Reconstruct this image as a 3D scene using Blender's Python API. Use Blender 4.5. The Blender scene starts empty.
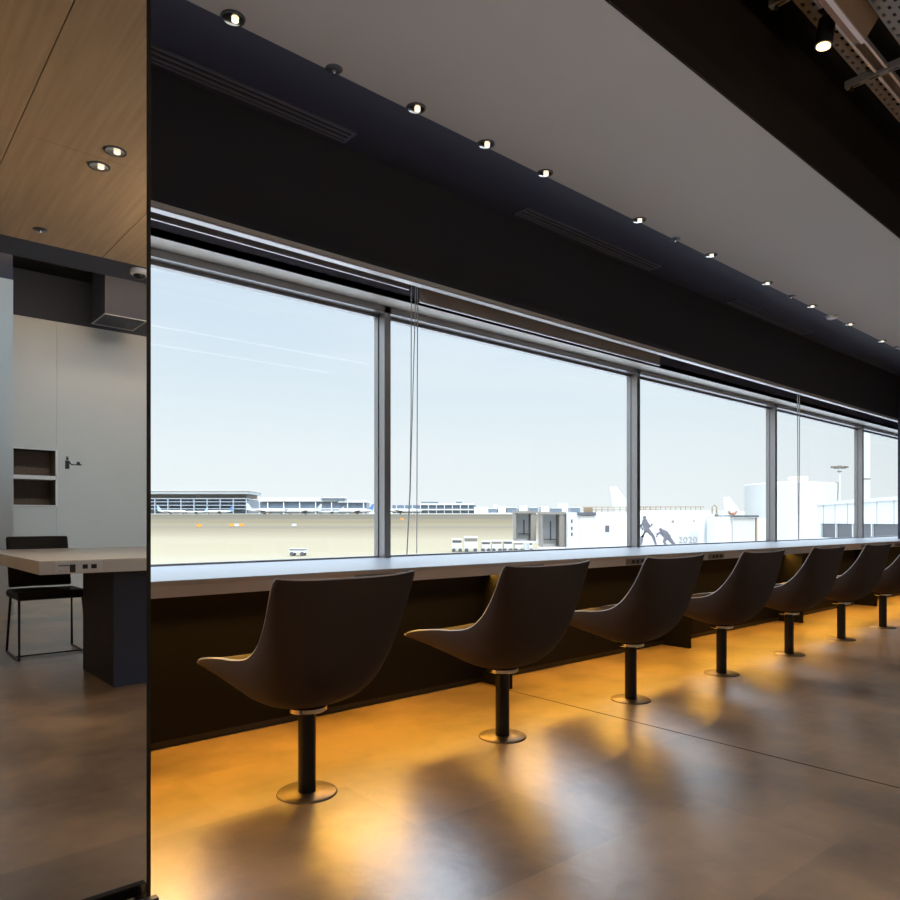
import bpy, bmesh, math, random
from mathutils import Vector, Matrix
random.seed(7)
S = bpy.context.scene
COL = S.collection

# ---------------------------------------------------------------- camera, world, sun, exposure
F_PX = 700.0
CAM_H = 1.0
FX, FY = 0.6585, 0.7526              # forward direction (X runs along the windows, Y points out through them)
cd = bpy.data.cameras.new('camera')
cam = bpy.data.objects.new('camera', cd)
COL.objects.link(cam)
cam.location = (0, 0, CAM_H)
cam.rotation_euler = (math.pi/2, 0, math.atan2(FY, FX) - math.pi/2)
cd.sensor_fit = 'HORIZONTAL'; cd.sensor_width = 36.0
cd.lens = 36.0*F_PX/900.0
cd.shift_y = 72.0/900.0
cd.clip_start = 0.05; cd.clip_end = 5000
S.camera = cam

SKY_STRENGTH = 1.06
SUN_STRENGTH = 2.2
W = bpy.data.worlds.new('sky'); S.world = W; W.use_nodes = True
nt = W.node_tree; nt.nodes.clear()
wo = nt.nodes.new('ShaderNodeOutputWorld'); bgn = nt.nodes.new('ShaderNodeBackground')
tc = nt.nodes.new('ShaderNodeTexCoord'); sep = nt.nodes.new('ShaderNodeSeparateXYZ')
ramp = nt.nodes.new('ShaderNodeValToRGB')
cr = ramp.color_ramp
cr.elements[0].position = 0.0;  cr.elements[0].color = (0.88, 0.92, 0.94, 1)
cr.elements[1].position = 1.0;  cr.elements[1].color = (0.34, 0.46, 0.66, 1)
for p, c in ((0.02, (0.88, 0.925, 0.94)), (0.10, (0.83, 0.90, 0.935)), (0.24, (0.70, 0.81, 0.91)), (0.42, (0.60, 0.71, 0.86))):
    e = cr.elements.new(p); e.color = (*c, 1)
mapn = nt.nodes.new('ShaderNodeMapping'); mapn.inputs['Scale'].default_value = (1.2, 1.2, 8.0)
mapn.inputs['Rotation'].default_value = (0.22, -0.16, 0)
ns = nt.nodes.new('ShaderNodeTexNoise'); ns.inputs['Scale'].default_value = 1.6; ns.inputs['Detail'].default_value = 6; ns.inputs['Roughness'].default_value = 0.5
cr2 = nt.nodes.new('ShaderNodeValToRGB'); cr2.color_ramp.elements[0].position = 0.50; cr2.color_ramp.elements[1].position = 0.80
mulc = nt.nodes.new('ShaderNodeMath'); mulc.operation = 'MULTIPLY'; mulc.inputs[1].default_value = 0.5
mixs = nt.nodes.new('ShaderNodeMix'); mixs.data_type = 'RGBA'
mixs.inputs[7].default_value = (0.90, 0.93, 0.96, 1)
L = nt.links.new
L(tc.outputs['Generated'], sep.inputs[0]); L(sep.outputs['Z'], ramp.inputs[0])
L(tc.outputs['Generated'], mapn.inputs[0]); L(mapn.outputs[0], ns.inputs['Vector']); L(ns.outputs[0], cr2.inputs[0])
L(cr2.outputs[0], mulc.inputs[0]); L(mulc.outputs[0], mixs.inputs[0]); L(ramp.outputs[0], mixs.inputs[6])
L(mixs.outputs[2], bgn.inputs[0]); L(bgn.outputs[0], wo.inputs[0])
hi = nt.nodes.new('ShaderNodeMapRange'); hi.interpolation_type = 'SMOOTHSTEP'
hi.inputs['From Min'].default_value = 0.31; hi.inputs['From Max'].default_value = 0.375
hi.inputs['To Min'].default_value = SKY_STRENGTH; hi.inputs['To Max'].default_value = SKY_STRENGTH*6.2   # boosted above the visible sky, added to light the interior
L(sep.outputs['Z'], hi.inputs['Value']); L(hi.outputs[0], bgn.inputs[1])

sd = bpy.data.lights.new('sun', 'SUN'); sd.energy = SUN_STRENGTH; sd.angle = math.radians(0.6); sd.color = (1.0, 0.95, 0.86)
sun = bpy.data.objects.new('sun', sd); COL.objects.link(sun)
sun.rotation_euler = Vector((0.55, 0.75, -1.05)).to_track_quat('-Z', 'Y').to_euler()   # comes over the building from behind

S.view_settings.view_transform = 'Standard'; S.view_settings.look = 'None'
S.view_settings.exposure = 0.0; S.view_settings.gamma = 1.0; S.view_settings.use_curve_mapping = False
S.cycles.max_bounces = 10; S.cycles.diffuse_bounces = 6; S.cycles.glossy_bounces = 6; S.cycles.transparent_max_bounces = 12
S.cycles.sample_clamp_indirect = 6.0; S.cycles.caustics_reflective = False; S.cycles.caustics_refractive = False

# daylight portal in the window opening (guides sky sampling only, adds no light)
pd = bpy.data.lights.new('daylight_portal', 'AREA'); pd.shape = 'RECTANGLE'; pd.size = 19.0; pd.size_y = 1.7
pd.cycles.is_portal = True
po = bpy.data.objects.new('daylight_portal', pd); COL.objects.link(po)
po.location = (6.4, 4.14, 1.6); po.rotation_euler = Vector((0, -1, 0)).to_track_quat('-Z', 'Z').to_euler()

# ---------------------------------------------------------------- helpers
YM = 1.85                                    # plane of the mirror
def RY(yv): return 2*YM - yv                 # where a thing seen in the mirror really stands
def kk(u): return FY - FX*(u-450)/F_PX
def at(u, d):                                # ground position at depth d along picture column u
    t = (u-450)/F_PX
    return (d*(FX + t*FY), d*(FY - t*FX))
def zat(v, d): return CAM_H - (v-522)*d/F_PX
def gz(d): return -6.3 + 0.0189*d            # the airfield rises gently away from the building

MATS = {}
def mat(name, color=(0.5,0.5,0.5), rough=0.5, metal=0.0, noise=0.0, nscale=8.0, bump=0.0, bscale=60.0, emit=None, estr=0.0, coat=0.0, stretch=(1,1,1), spec=0.5):
    if name in MATS: return MATS[name]
    m = bpy.data.materials.new(name); m.use_nodes = True
    n = m.node_tree; b = n.nodes['Principled BSDF']
    b.inputs['Base Color'].default_value = (*color, 1); b.inputs['Roughness'].default_value = rough
    b.inputs['Metallic'].default_value = metal; b.inputs['Specular IOR Level'].default_value = spec
    if coat: b.inputs['Coat Weight'].default_value = coat; b.inputs['Coat Roughness'].default_value = 0.15
    if emit: b.inputs['Emission Color'].default_value = (*emit, 1); b.inputs['Emission Strength'].default_value = estr
    t = n.nodes.new('ShaderNodeTexCoord'); mp = n.nodes.new('ShaderNodeMapping'); mp.inputs['Scale'].default_value = stretch
    n.links.new(t.outputs['Object'], mp.inputs[0])
    nz = n.nodes.new('ShaderNodeTexNoise'); nz.inputs['Scale'].default_value = nscale; nz.inputs['Detail'].default_value = 5
    n.links.new(mp.outputs[0], nz.inputs['Vector'])
    mx = n.nodes.new('ShaderNodeMix'); mx.data_type = 'RGBA'
    a = max(noise, 0.02)
    mx.inputs[6].default_value = (*[c*(1-a) for c in color], 1); mx.inputs[7].default_value = (*[min(1, c*(1+a)) for c in color], 1)
    n.links.new(nz.outputs[0], mx.inputs[0]); n.links.new(mx.outputs[2], b.inputs['Base Color'])
    if bump:
        bz = n.nodes.new('ShaderNodeTexNoise'); bz.inputs['Scale'].default_value = bscale; bz.inputs['Detail'].default_value = 4
        bp = n.nodes.new('ShaderNodeBump'); bp.inputs['Strength'].default_value = bump; bp.inputs['Distance'].default_value = 0.01
        n.links.new(mp.outputs[0], bz.inputs['Vector']); n.links.new(bz.outputs[0], bp.inputs['Height']); n.links.new(bp.outputs[0], b.inputs['Normal'])
    MATS[name] = m
    return m

def bx(bm, x0, x1, y0, y1, z0, z1):
    vs = [bm.verts.new(p) for p in ((x0,y0,z0),(x1,y0,z0),(x1,y1,z0),(x0,y1,z0),(x0,y0,z1),(x1,y0,z1),(x1,y1,z1),(x0,y1,z1))]
    for f in ((0,3,2,1),(4,5,6,7),(0,1,5,4),(1,2,6,5),(2,3,7,6),(3,0,4,7)):
        bm.faces.new([vs[i] for i in f])
    return vs
def cyl(bm, c, r, h, seg=32, r2=None, axis='Z'):
    r2 = r if r2 is None else r2
    ret = bmesh.ops.create_cone(bm, cap_ends=True, segments=seg, radius1=r, radius2=r2, depth=h)
    M = Matrix.Translation(Vector(c))
    if axis == 'X': M = M @ Matrix.Rotation(math.pi/2, 4, 'Y')
    if axis == 'Y': M = M @ Matrix.Rotation(math.pi/2, 4, 'X')
    if isinstance(axis, Vector): M = M @ axis.to_track_quat('Z', 'Y').to_matrix().to_4x4()
    bmesh.ops.transform(bm, matrix=M, verts=ret['verts'])
    return ret['verts']
def lathe(bm, prof, c=(0,0,0), seg=32):
    rings = []
    for r, z in prof:
        rings.append([bm.verts.new((c[0]+r*math.cos(2*math.pi*i/seg), c[1]+r*math.sin(2*math.pi*i/seg), c[2]+z)) for i in range(seg)])
    for a, b in zip(rings, rings[1:]):
        for i in range(seg):
            bm.faces.new((a[i], a[(i+1)%seg], b[(i+1)%seg], b[i]))
    return rings
def tube(bm, pts, r, seg=8, sq=False):
    pts = [Vector(p) for p in pts]; rings = []
    if sq: seg = 4
    for i, p in enumerate(pts):
        d = (pts[min(i+1, len(pts)-1)] - pts[max(i-1, 0)]).normalized()
        up = Vector((0,0,1)) if abs(d.z) < 0.9 else Vector((1,0,0))
        a = d.cross(up).normalized(); b = a.cross(d)
        rr = r[i] if isinstance(r, (list, tuple)) else r
        o = math.pi/4 if sq else 0
        rings.append([bm.verts.new(p + rr*(a*math.cos(2*math.pi*k/seg+o) + b*math.sin(2*math.pi*k/seg+o))) for k in range(seg)])
    for a, b in zip(rings, rings[1:]):
        for k in range(seg): bm.faces.new((a[k], a[(k+1)%seg], b[(k+1)%seg], b[k]))
    bm.faces.new(rings[0][::-1]); bm.faces.new(rings[-1])
def prism(bm, poly, e):                       # poly: list of 3D points, e: extrusion vector
    a = [bm.verts.new(Vector(p)) for p in poly]; b = [bm.verts.new(Vector(p)+Vector(e)) for p in poly]
    bm.faces.new(a); bm.faces.new(b[::-1]); n = len(a)
    for i in range(n): bm.faces.new((a[i], b[i], b[(i+1)%n], a[(i+1)%n]))

def obj(name, bm, m, parent=None, smooth=False, bevel=0.0, loc=None):
    bmesh.ops.recalc_face_normals(bm, faces=bm.faces)
    me = bpy.data.meshes.new(name); bm.to_mesh(me); bm.free()
    o = bpy.data.objects.new(name, me); COL.objects.link(o); me.materials.append(m)
    if loc is not None: o.location = loc
    if smooth:
        for p in me.polygons: p.use_smooth = True
        try: me.set_sharp_from_angle(angle=math.radians(35))
        except Exception: pass
    if bevel:
        md = o.modifiers.new('bevel', 'BEVEL'); md.width = bevel; md.segments = 2; md.limit_method = 'ANGLE'
    if parent: o.parent = parent
    return o
def box(name, b, m, parent=None, bevel=0.0):
    bm = bmesh.new(); bx(bm, *b); return obj(name, bm, m, parent, bevel=bevel)
def tag(o, label, cat, group=None, kind=None):
    o['label'] = label
    if cat: o['category'] = cat
    if group: o['group'] = group
    if kind: o['kind'] = kind
    return o
def thing(name, label, cat, loc=(0,0,0), group=None):
    o = bpy.data.objects.new(name, None); o.empty_display_size = 0.1; COL.objects.link(o); o.location = loc
    return tag(o, label, cat, group)
def struct(name, b, m, label, parent=None):
    o = box(name, b, m, parent)
    if not parent: o['kind'] = 'structure'; o['label'] = label
    return o
def copy_tree(o, parent=None):
    c = o.copy(); COL.objects.link(c); c.parent = parent
    for ch in list(o.children): copy_tree(ch, c)
    return c

# ---------------------------------------------------------------- materials
M_frame = mat('window_aluminium', (0.30,0.28,0.27), 0.38, 0.75, 0.06, 3)
M_cream = mat('window_head_lining', (0.62,0.58,0.52), 0.5, 0.0, 0.04, 3)
M_trim = mat('trim_aluminium', (0.50,0.48,0.46), 0.45, 0.4, 0.05, 3)
M_navy = mat('dark_navy_paint', (0.034,0.039,0.066), 0.6, 0, 0.08, 1.5)
M_charc = mat('charcoal_bulkhead_paint', (0.032,0.033,0.048), 0.7, 0, 0.1, 1.2)
M_ceil = mat('grey_ceiling_paint', (0.385,0.375,0.345), 0.75, 0, 0.06, 0.8)
M_blackc = mat('black_open_ceiling', (0.012,0.010,0.009), 0.85, 0, 0.2, 2)
M_fascia = mat('dark_brown_fascia', (0.016,0.011,0.0085), 0.8, 0, 0.12, 2, spec=0.1)
M_panel = mat('black_brown_counter_panel', (0.007,0.0065,0.008), 0.6, 0, 0.15, 3, 0.05, 30, spec=0.12)
M_counter = mat('pale_counter_laminate', (0.43,0.43,0.435), 0.32, 0, 0.03, 5)
M_apron = mat('counter_edge_laminate', (0.50,0.52,0.55), 0.4, 0, 0.03, 5)
M_black = mat('black_metal', (0.012,0.012,0.013), 0.35, 0.3)
M_blackp = mat('black_plastic', (0.01,0.01,0.011), 0.4)
M_chrome = mat('chrome', (0.75,0.72,0.68), 0.16, 1.0)
M_brass = mat('brushed_floor_plate', (0.26,0.21,0.16), 0.42, 1.0, 0.08, 14)
M_galv = mat('galvanised_steel', (0.25,0.26,0.285), 0.5, 0.4, 0.1, 12)
M_alu = mat('anodised_rail', (0.55,0.55,0.58), 0.3, 0.8)
M_white = mat('white_plastic', (0.8,0.8,0.8), 0.4)
M_outside = mat('sunlit_white_paint', (0.52,0.515,0.49), 0.6, 0, 0.04, 0.4)
M_outgrey = mat('outdoor_grey_metal', (0.17,0.145,0.115), 0.6, 0, 0.1, 0.5)
M_outdark = mat('outdoor_dark_glass', (0.075,0.075,0.08), 0.4, 0, 0.1, 0.3)
M_tan = mat('outdoor_rusty_rail', (0.24,0.17,0.10), 0.7, 0, 0.15, 2)
M_cord = mat('pale_blind_cord', (0.55,0.55,0.55), 0.5)

def leather():
    m = mat('dark_brown_leather', (0.056,0.045,0.043), 0.72, 0, 0.12, 9, 0.12, 260, spec=0.1)
    return m
M_leather = leather()
M_rim = mat('edge_binding_highlight', (0.42,0.41,0.41), 0.35)  # binding colour lightened to put a rim highlight along the edges

def floor_mat():
    m = bpy.data.materials.new('polished_concrete'); m.use_nodes = True; n = m.node_tree; b = n.nodes['Principled BSDF']; l = n.links.new
    t = n.nodes.new('ShaderNodeTexCoord')
    n1 = n.nodes.new('ShaderNodeTexNoise'); n1.inputs['Scale'].default_value = 1.7; n1.inputs['Detail'].default_value = 8; n1.inputs['Roughness'].default_value = 0.6
    n2 = n.nodes.new('ShaderNodeTexNoise'); n2.inputs['Scale'].default_value = 11; n2.inputs['Detail'].default_value = 6
    vo = n.nodes.new('ShaderNodeTexBrick'); vo.inputs['Scale'].default_value = 1.0
    vo.inputs['Brick Width'].default_value = 0.92; vo.inputs['Row Height'].default_value = 0.46; vo.inputs['Mortar Size'].default_value = 0.0
    vo.inputs['Color1'].default_value = (0.30,0.30,0.30,1); vo.inputs['Color2'].default_value = (0.74,0.74,0.74,1); vo.offset = 0.5
    mp = n.nodes.new('ShaderNodeMapping'); mp.inputs['Rotation'].default_value = (0,0,0.03)
    l(t.outputs['Object'], mp.inputs[0]); l(mp.outputs[0], vo.inputs['Vector']); l(t.outputs['Object'], n1.inputs['Vector']); l(t.outputs['Object'], n2.inputs['Vector'])
    a = n.nodes.new('ShaderNodeMath'); a.operation = 'MULTIPLY_ADD'; a.inputs[1].default_value = 0.40
    l(vo.outputs['Color'], a.inputs[0]); l(n1.outputs[0], a.inputs[2])
    a2 = n.nodes.new('ShaderNodeMath'); a2.operation = 'MULTIPLY_ADD'; a2.inputs[1].default_value = 0.20
    l(n2.outputs[0], a2.inputs[0]); l(a.outputs[0], a2.inputs[2])
    r = n.nodes.new('ShaderNodeValToRGB'); r.color_ramp.elements[0].position = 0.56; r.color_ramp.elements[0].color = (0.125,0.080,0.046,1)
    r.color_ramp.elements[1].position = 0.92; r.color_ramp.elements[1].color = (0.50,0.335,0.185,1)
    l(a2.outputs[0], r.inputs[0])
    l(r.outputs[0], b.inputs['Base Color'])
    rr = n.nodes.new('ShaderNodeMapRange'); rr.inputs['From Min'].default_value = 0.3; rr.inputs['From Max'].default_value = 0.7
    rr.inputs['To Min'].default_value = 0.40; rr.inputs['To Max'].default_value = 0.55
    l(n1.outputs[0], rr.inputs['Value']); l(rr.outputs[0], b.inputs['Roughness'])
    bz = n.nodes.new('ShaderNodeTexNoise'); bz.inputs['Scale'].default_value = 11.0; bz.inputs['Detail'].default_value = 7
    l(t.outputs['Object'], bz.inputs['Vector'])
    bp = n.nodes.new('ShaderNodeBump'); bp.inputs['Strength'].default_value = 0.11; bp.inputs['Distance'].default_value = 0.02
    l(bz.outputs[0], bp.inputs['Height']); l(bp.outputs[0], b.inputs['Normal'])
    b.inputs['Specular IOR Level'].default_value = 0.6; b.inputs['Coat Weight'].default_value = 1.0; b.inputs['Coat IOR'].default_value = 2.3; b.inputs['Coat Roughness'].default_value = 0.31
    l(bp.outputs[0], b.inputs['Coat Normal'])
    return m
def wood_mat(name, c1, c2, scale=1.0, rot=0.0, rough=0.45):
    m = bpy.data.materials.new(name); m.use_nodes = True; n = m.node_tree; b = n.nodes['Principled BSDF']; l = n.links.new
    t = n.nodes.new('ShaderNodeTexCoord'); mp = n.nodes.new('ShaderNodeMapping'); mp.inputs['Scale'].default_value = (26*scale, 1.0*scale, 26*scale)
    mp.inputs['Rotation'].default_value = (0,0,rot)
    l(t.outputs['Object'], mp.inputs[0])
    n1 = n.nodes.new('ShaderNodeTexNoise'); n1.inputs['Scale'].default_value = 1.5; n1.inputs['Detail'].default_value = 7; l(mp.outputs[0], n1.inputs['Vector'])
    r = n.nodes.new('ShaderNodeValToRGB'); r.color_ramp.elements[0].position = 0.3; r.color_ramp.elements[0].color = (*c1,1)
    r.color_ramp.elements[1].position = 0.7; r.color_ramp.elements[1].color = (*c2,1)
    l(n1.outputs[0], r.inputs[0]); l(r.outputs[0], b.inputs['Base Color']); b.inputs['Roughness'].default_value = rough
    return m
M_wood = wood_mat('oak_ceiling_panel', (0.40,0.26,0.13), (0.52,0.35,0.19))
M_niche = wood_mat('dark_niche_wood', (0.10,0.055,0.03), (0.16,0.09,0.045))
M_tabletop = mat('pale_table_laminate', (0.80,0.80,0.80), 0.28, 0, 0.05, 4)
M_wall = mat('pale_grey_wall_panel', (0.60,0.60,0.57), 0.45, 0, 0.03, 2)
M_shell = mat('outer_shell', (0.10,0.10,0.10), 0.9)

# ---------------------------------------------------------------- structure: the room
X0, X1 = -4.5, 16.0
YG = 4.0                                     # glass line
struct('floor', (X0, X1, RY(10.6), 4.3, -0.12, 0.0), floor_mat(), 'polished brown grey concrete floor')
ZC = 3.135
# lane ceiling by the window: grey field and a navy strip next to the bulkhead
struct('ceiling', (X0, X1, 1.74, 2.865, ZC, ZC+0.06), M_ceil, 'smooth grey suspended ceiling along the windows')
struct('ceiling_window_strip', (X0, X1, 2.865, 3.40, ZC, ZC+0.06), M_navy, 'dark navy ceiling strip next to the window bulkhead')
struct('ceiling_edge', (X0, X1, 1.728, 1.7395, ZC+0.001, 4.3), M_fascia, 'dark brown upstand at the edge of the grey ceiling')
struct('ceiling_open', (X0, X1, RY(10.6), 1.728, 4.3, 4.4), M_blackc, 'black open ceiling high above the room')
# bulkhead above the window
struct('wall_bulkhead', (X0, X1, 3.40, 3.44, 2.485, ZC+0.06), M_charc, 'near-black bulkhead above the windows')
box('trim_1', (X0, X1, 3.392, 3.44, 2.476, 2.4845), M_trim)['kind'] = 'structure'
box('trim_2', (X0, X1, 3.388, 3.398, 2.486, 2.508), M_trim)['kind'] = 'structure'
struct('wall_blind_pocket', (X0, X1, 3.726, 3.76, 2.488, ZC+0.06), mat('blind_pocket_paint', (0.12,0.12,0.16), 0.6), 'dark back of the blind pocket')
struct('ceiling_reveal', (X0, X1, 3.726, 4.2, 2.488, 2.52), M_cream, 'cream lining above the window head')
struct('roof', (X0-0.2, X1+0.2, RY(10.8), 4.5, 4.42, 4.6), M_shell, 'roof')
struct('wall_front_upper', (X0, X1, 4.05, 4.2, 2.52, 4.42), M_shell, 'outer wall above the windows')
struct('wall_sill', (X0, X1, 3.98, 4.2, -0.1, 0.70), M_charc, 'wall below the windows')
struct('wall_left', (X0-0.15, X0, RY(10.6), 4.2, -0.1, 4.42), M_navy, 'dark end wall')
struct('wall_right', (X1, X1+0.15, RY(10.6), 4.2, -0.1, 4.42), M_charc, 'dark end wall')
# opposite wall (seen in the mirror)
FWY, NWY = RY(10.2), RY(8.75)
bm = bmesh.new()
bx(bm, 1.30, 1.657, FWY-0.06, FWY, 0, 3.6)
bx(bm, 1.657, 2.14, FWY-0.06, FWY, 0, 1.217); bx(bm, 1.657, 2.14, FWY-0.06, FWY, 1.924, 3.6)
bx(bm, 2.1425, X1, FWY-0.06, FWY, 0, 3.6)
o = obj('wall_back', bm, M_wall); tag(o, 'pale grey panelled wall with a joint beside the shelf niche, seen in the mirror', None, kind='structure')
struct('wall_back_upper', (X0, X1, FWY-0.4, FWY-0.065, -0.1, 4.42), M_navy, 'dark wall above the pale panels')
bm = bmesh.new(); bx(bm, X0, 1.42, NWY-0.15, NWY, 0, 3.6); bx(bm, 1.36, 1.42, FWY, NWY-0.15, 0, 3.6)
o = obj('wall_back_near', bm, M_wall); tag(o, 'pale grey wall standing forward of the niche wall, at the left of the mirror', None, kind='structure')
struct('wall_back_near_upper', (X0, 1.42, NWY-0.15, NWY-0.02, 3.6, 4.3), M_navy, 'dark wall above the forward pale wall')
# wooden ceiling over the middle of the room
WY0, WY1 = RY(5.43), 1.28
bm = bmesh.new()
xs = [-3.9, -2.34, -1.56, -0.78, -0.13, 0.65, 1.43, 2.0]; ys = [WY0, RY(3.95), WY1]
for i in range(len(xs)-1):
    for j in range(2):
        bx(bm, xs[i]+0.0022, xs[i+1]-0.0022, ys[j]+0.0012, ys[j+1]-0.0012, 2.90, 2.93)
o = obj('ceiling_wood', bm, M_wood); tag(o, 'light oak veneer panel ceiling reflected in the mirror', None, kind='structure')
struct('ceiling_wood_backing', (-3.95, 2.02, WY0, WY1, 2.931, 2.99), M_blackc, 'dark backing over the wooden ceiling')
struct('ceiling_beam', (-3.95, 2.02, RY(5.8), WY0-0.002, 2.90, 3.05), M_navy, 'dark navy beam along the edge of the wooden ceiling')
struct('wall_column', (11.68, 12.3, 2.9, 3.395, 0, ZC), M_navy, 'dark pilaster at the far end of the counter')

# control joint in the floor
struct('floor_joint', (3.0, 3.006, -3.0, 3.15, 0.0, 0.0012), mat('joint_sealant', (0.05,0.035,0.022), 0.7), 'thin dark joint across the concrete floor')

# ---------------------------------------------------------------- windows
def glass_mat():
    m = bpy.data.materials.new('window_glass'); m.use_nodes = True; n = m.node_tree; n.nodes.clear()
    o = n.nodes.new('ShaderNodeOutputMaterial'); tr = n.nodes.new('ShaderNodeBsdfTransparent'); gl = n.nodes.new('ShaderNodeBsdfGlossy')
    tr.inputs[0].default_value = (0.97,0.985,0.985,1); gl.inputs['Roughness'].default_value = 0.0
    lw = n.nodes.new('ShaderNodeLayerWeight'); lw.inputs[0].default_value = 0.5
    pw = n.nodes.new('ShaderNodeMath'); pw.operation = 'POWER'; pw.inputs[1].default_value = 5; n.links.new(lw.outputs['Facing'], pw.inputs[0])
    fr = n.nodes.new('ShaderNodeMath'); fr.operation = 'MULTIPLY_ADD'; fr.inputs[1].default_value = 0.25; fr.inputs[2].default_value = 0.015; n.links.new(pw.outputs[0], fr.inputs[0])
    mx = n.nodes.new('ShaderNodeMixShader'); n.links.new(fr.outputs[0], mx.inputs[0]); n.links.new(tr.outputs[0], mx.inputs[1]); n.links.new(gl.outputs[0], mx.inputs[2])
    n.links.new(mx.outputs[0], o.inputs[0]); return m
M_glass = glass_mat()
MULL = [-3.15, -0.15, 2.854, 5.863, 8.863, 11.86, 14.87]
for i, x in enumerate(MULL):
    o = struct('trim_%d' % (i+3), (x-0.026, x+0.026, 3.915, 4.02, 0.70, 2.486), M_frame, 'grey aluminium window mullion')
struct('trim_10', (X0, X1, 3.915, 4.10, 2.440, 2.486), M_frame, 'window head frame')
edges = [X0] + MULL + [X1]
words_w = ['first', 'second', 'third']
for i in range(len(edges)-1):
    a, b = edges[i]+0.026, edges[i+1]-0.026
    bm = bmesh.new()
    for q in ((a, b, 3.985, 4.03, 2.418, 2.440), (a, b, 3.985, 4.03, 0.745, 0.765), (a, a+0.006, 3.985, 4.03, 0.765, 2.418), (b-0.006, b, 3.985, 4.03, 0.765, 2.418)): bx(bm, *q)
    w = obj('window_%d' % (i+1), bm, M_frame); w['kind'] = 'structure'; w['label'] = 'large clear window onto the airfield'
    bm = bmesh.new(); bx(bm, a+0.006, b-0.006, 4.004, 4.010, 0.765, 2.418)
    obj('window_pane', bm, M_glass, w)

# ---------------------------------------------------------------- counter
YF, ZT, ZB = 2.98, 0.754, 0.683
root = thing('window_counter', 'long pale counter running under the windows with a dark front panel below', 'counter', (0, YF, 0))
def rel(o, root):                             # parent while keeping world coordinates of the mesh
    o.parent = root; o.matrix_parent_inverse = Matrix.Translation(-Vector(root.location))
    return o
bm = bmesh.new(); bx(bm, X0, 11.66, YF, 3.978, ZT-0.022, ZT); bx(bm, 11.66, X1, 3.40, 3.978, ZT-0.022, ZT)
rel(obj('worktop', bm, M_counter, bevel=0.002), root)
rel(box('front_apron', (X0, 11.66, YF+0.004, YF+0.03, ZB, ZT-0.0225), M_apron), root)
rel(box('counter_underside', (X0, 11.66, YF+0.031, 3.978, ZT-0.045, ZT-0.0225), M_panel), root)
rel(box('front_panel', (X0, 11.66, 3.15, 3.17, 0.035, ZT-0.046), M_panel), root)
rel(box('plinth', (X0, 11.66, 3.165, 3.18, 0.0, 0.034), M_blackp), root)
for x in (3.035, 5.075, 7.19, 9.28):
    rel(box('support_fin', (x-0.012, x+0.012, 2.914, 3.149, 0.001, ZB-0.003), M_panel), root)
def plate(cx, yf, z0, z1, root, sgn=1, flip=1, m=None, ms=None):
    w = 0.135
    bm = bmesh.new(); bx(bm, cx-w, cx+w, min(yf, yf-0.004*sgn), max(yf, yf-0.004*sgn), z0, z1)
    p = obj('socket_plate', bm, m, None, bevel=0.001); rel(p, root)
    zc = (z0+z1)/2
    for a, b in ((-0.062,-0.030), (-0.008, 0.024), (0.055, 0.100)):
        a, b = sorted((a*flip, b*flip))
        ya, yb = sorted((yf-0.004*sgn, yf-0.0065*sgn)); box('socket', (cx+a, cx+b, ya, yb, zc-0.013, zc+0.011), ms, p)
    return p
M_plate = mat('grey_socket_plate', (0.20,0.20,0.20), 0.4)
for i in range(8):
    plate(2.105+1.168*i, YF+0.003, ZB+0.006, ZT-0.024, root, 1, 1, M_plate, M_blackp)

# amber LED strip under the counter edge
led = thing('led_strip', 'amber LED strip light hidden under the counter edge, glowing onto the floor', 'strip light', (3.6, 3.06, 0.68))
rel(box('strip_channel', (X0, 11.6, 3.012, 3.090, 0.699, 0.708), M_alu), led)
M_led = mat('amber_led', (1,0.55,0.15), 0.5, emit=(1.0,0.46,0.09), estr=0.5)
rel(box('strip_diffuser', (X0, 11.6, 3.016, 3.086, 0.6955, 0.6985), M_led), led)
ld = bpy.data.lights.new('strip_light', 'AREA'); ld.shape = 'RECTANGLE'; ld.size = 16.0; ld.size_y = 0.07; ld.energy = 140; ld.color = (1.0,0.50,0.06); ld.spread = math.radians(140)
l = bpy.data.objects.new('strip_light', ld); COL.objects.link(l); l.parent = led; l.location = (0.0, -0.01, 0.005)
l.rotation_euler = (math.radians(-30), 0, 0)

# ---------------------------------------------------------------- swivel chairs at the counter
def shell_point(u, w):
    # u 0..1 from top of the back to the front of the seat; w -1..1 across
    def interp(t, pts):
        n = len(pts)-1; f = t*n; i = min(int(f), n-1); f -= i
        p0, p1, p2, p3 = pts[max(i-1,0)], pts[i], pts[i+1], pts[min(i+2,n)]
        return tuple(0.5*((2*b)+(c-a)*f+(2*a-5*b+4*c-d)*f*f+(3*b-a-3*c+d)*f**3) for a,b,c,d in zip(p0,p1,p2,p3))
    center = [(-0.292,0.808),(-0.288,0.690),(-0.268,0.570),(-0.225,0.455),(-0.130,0.365),(0.0,0.340),(0.15,0.370),(0.31,0.408),(0.465,0.436)]
    rim    = [(-0.286,0.831),(-0.240,0.737),(-0.185,0.655),(-0.118,0.582),(-0.040,0.532),(0.06,0.512),(0.18,0.503),(0.33,0.480),(0.465,0.452)]
    hw     = [(0.272,),(0.264,),(0.253,),(0.244,),(0.243,),(0.248,),(0.255,),(0.252,),(0.232,)]
    c, r, h = interp(u, center), interp(u, rim), interp(u, hw)[0]
    a = abs(w); k = a**2.3
    x = math.copysign(h*math.sin(a*math.pi/2)**0.92, w) if a else 0.0
    return (x, c[0]*(1-k)+r[0]*k, c[1]*(1-k)+r[1]*k)
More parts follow.
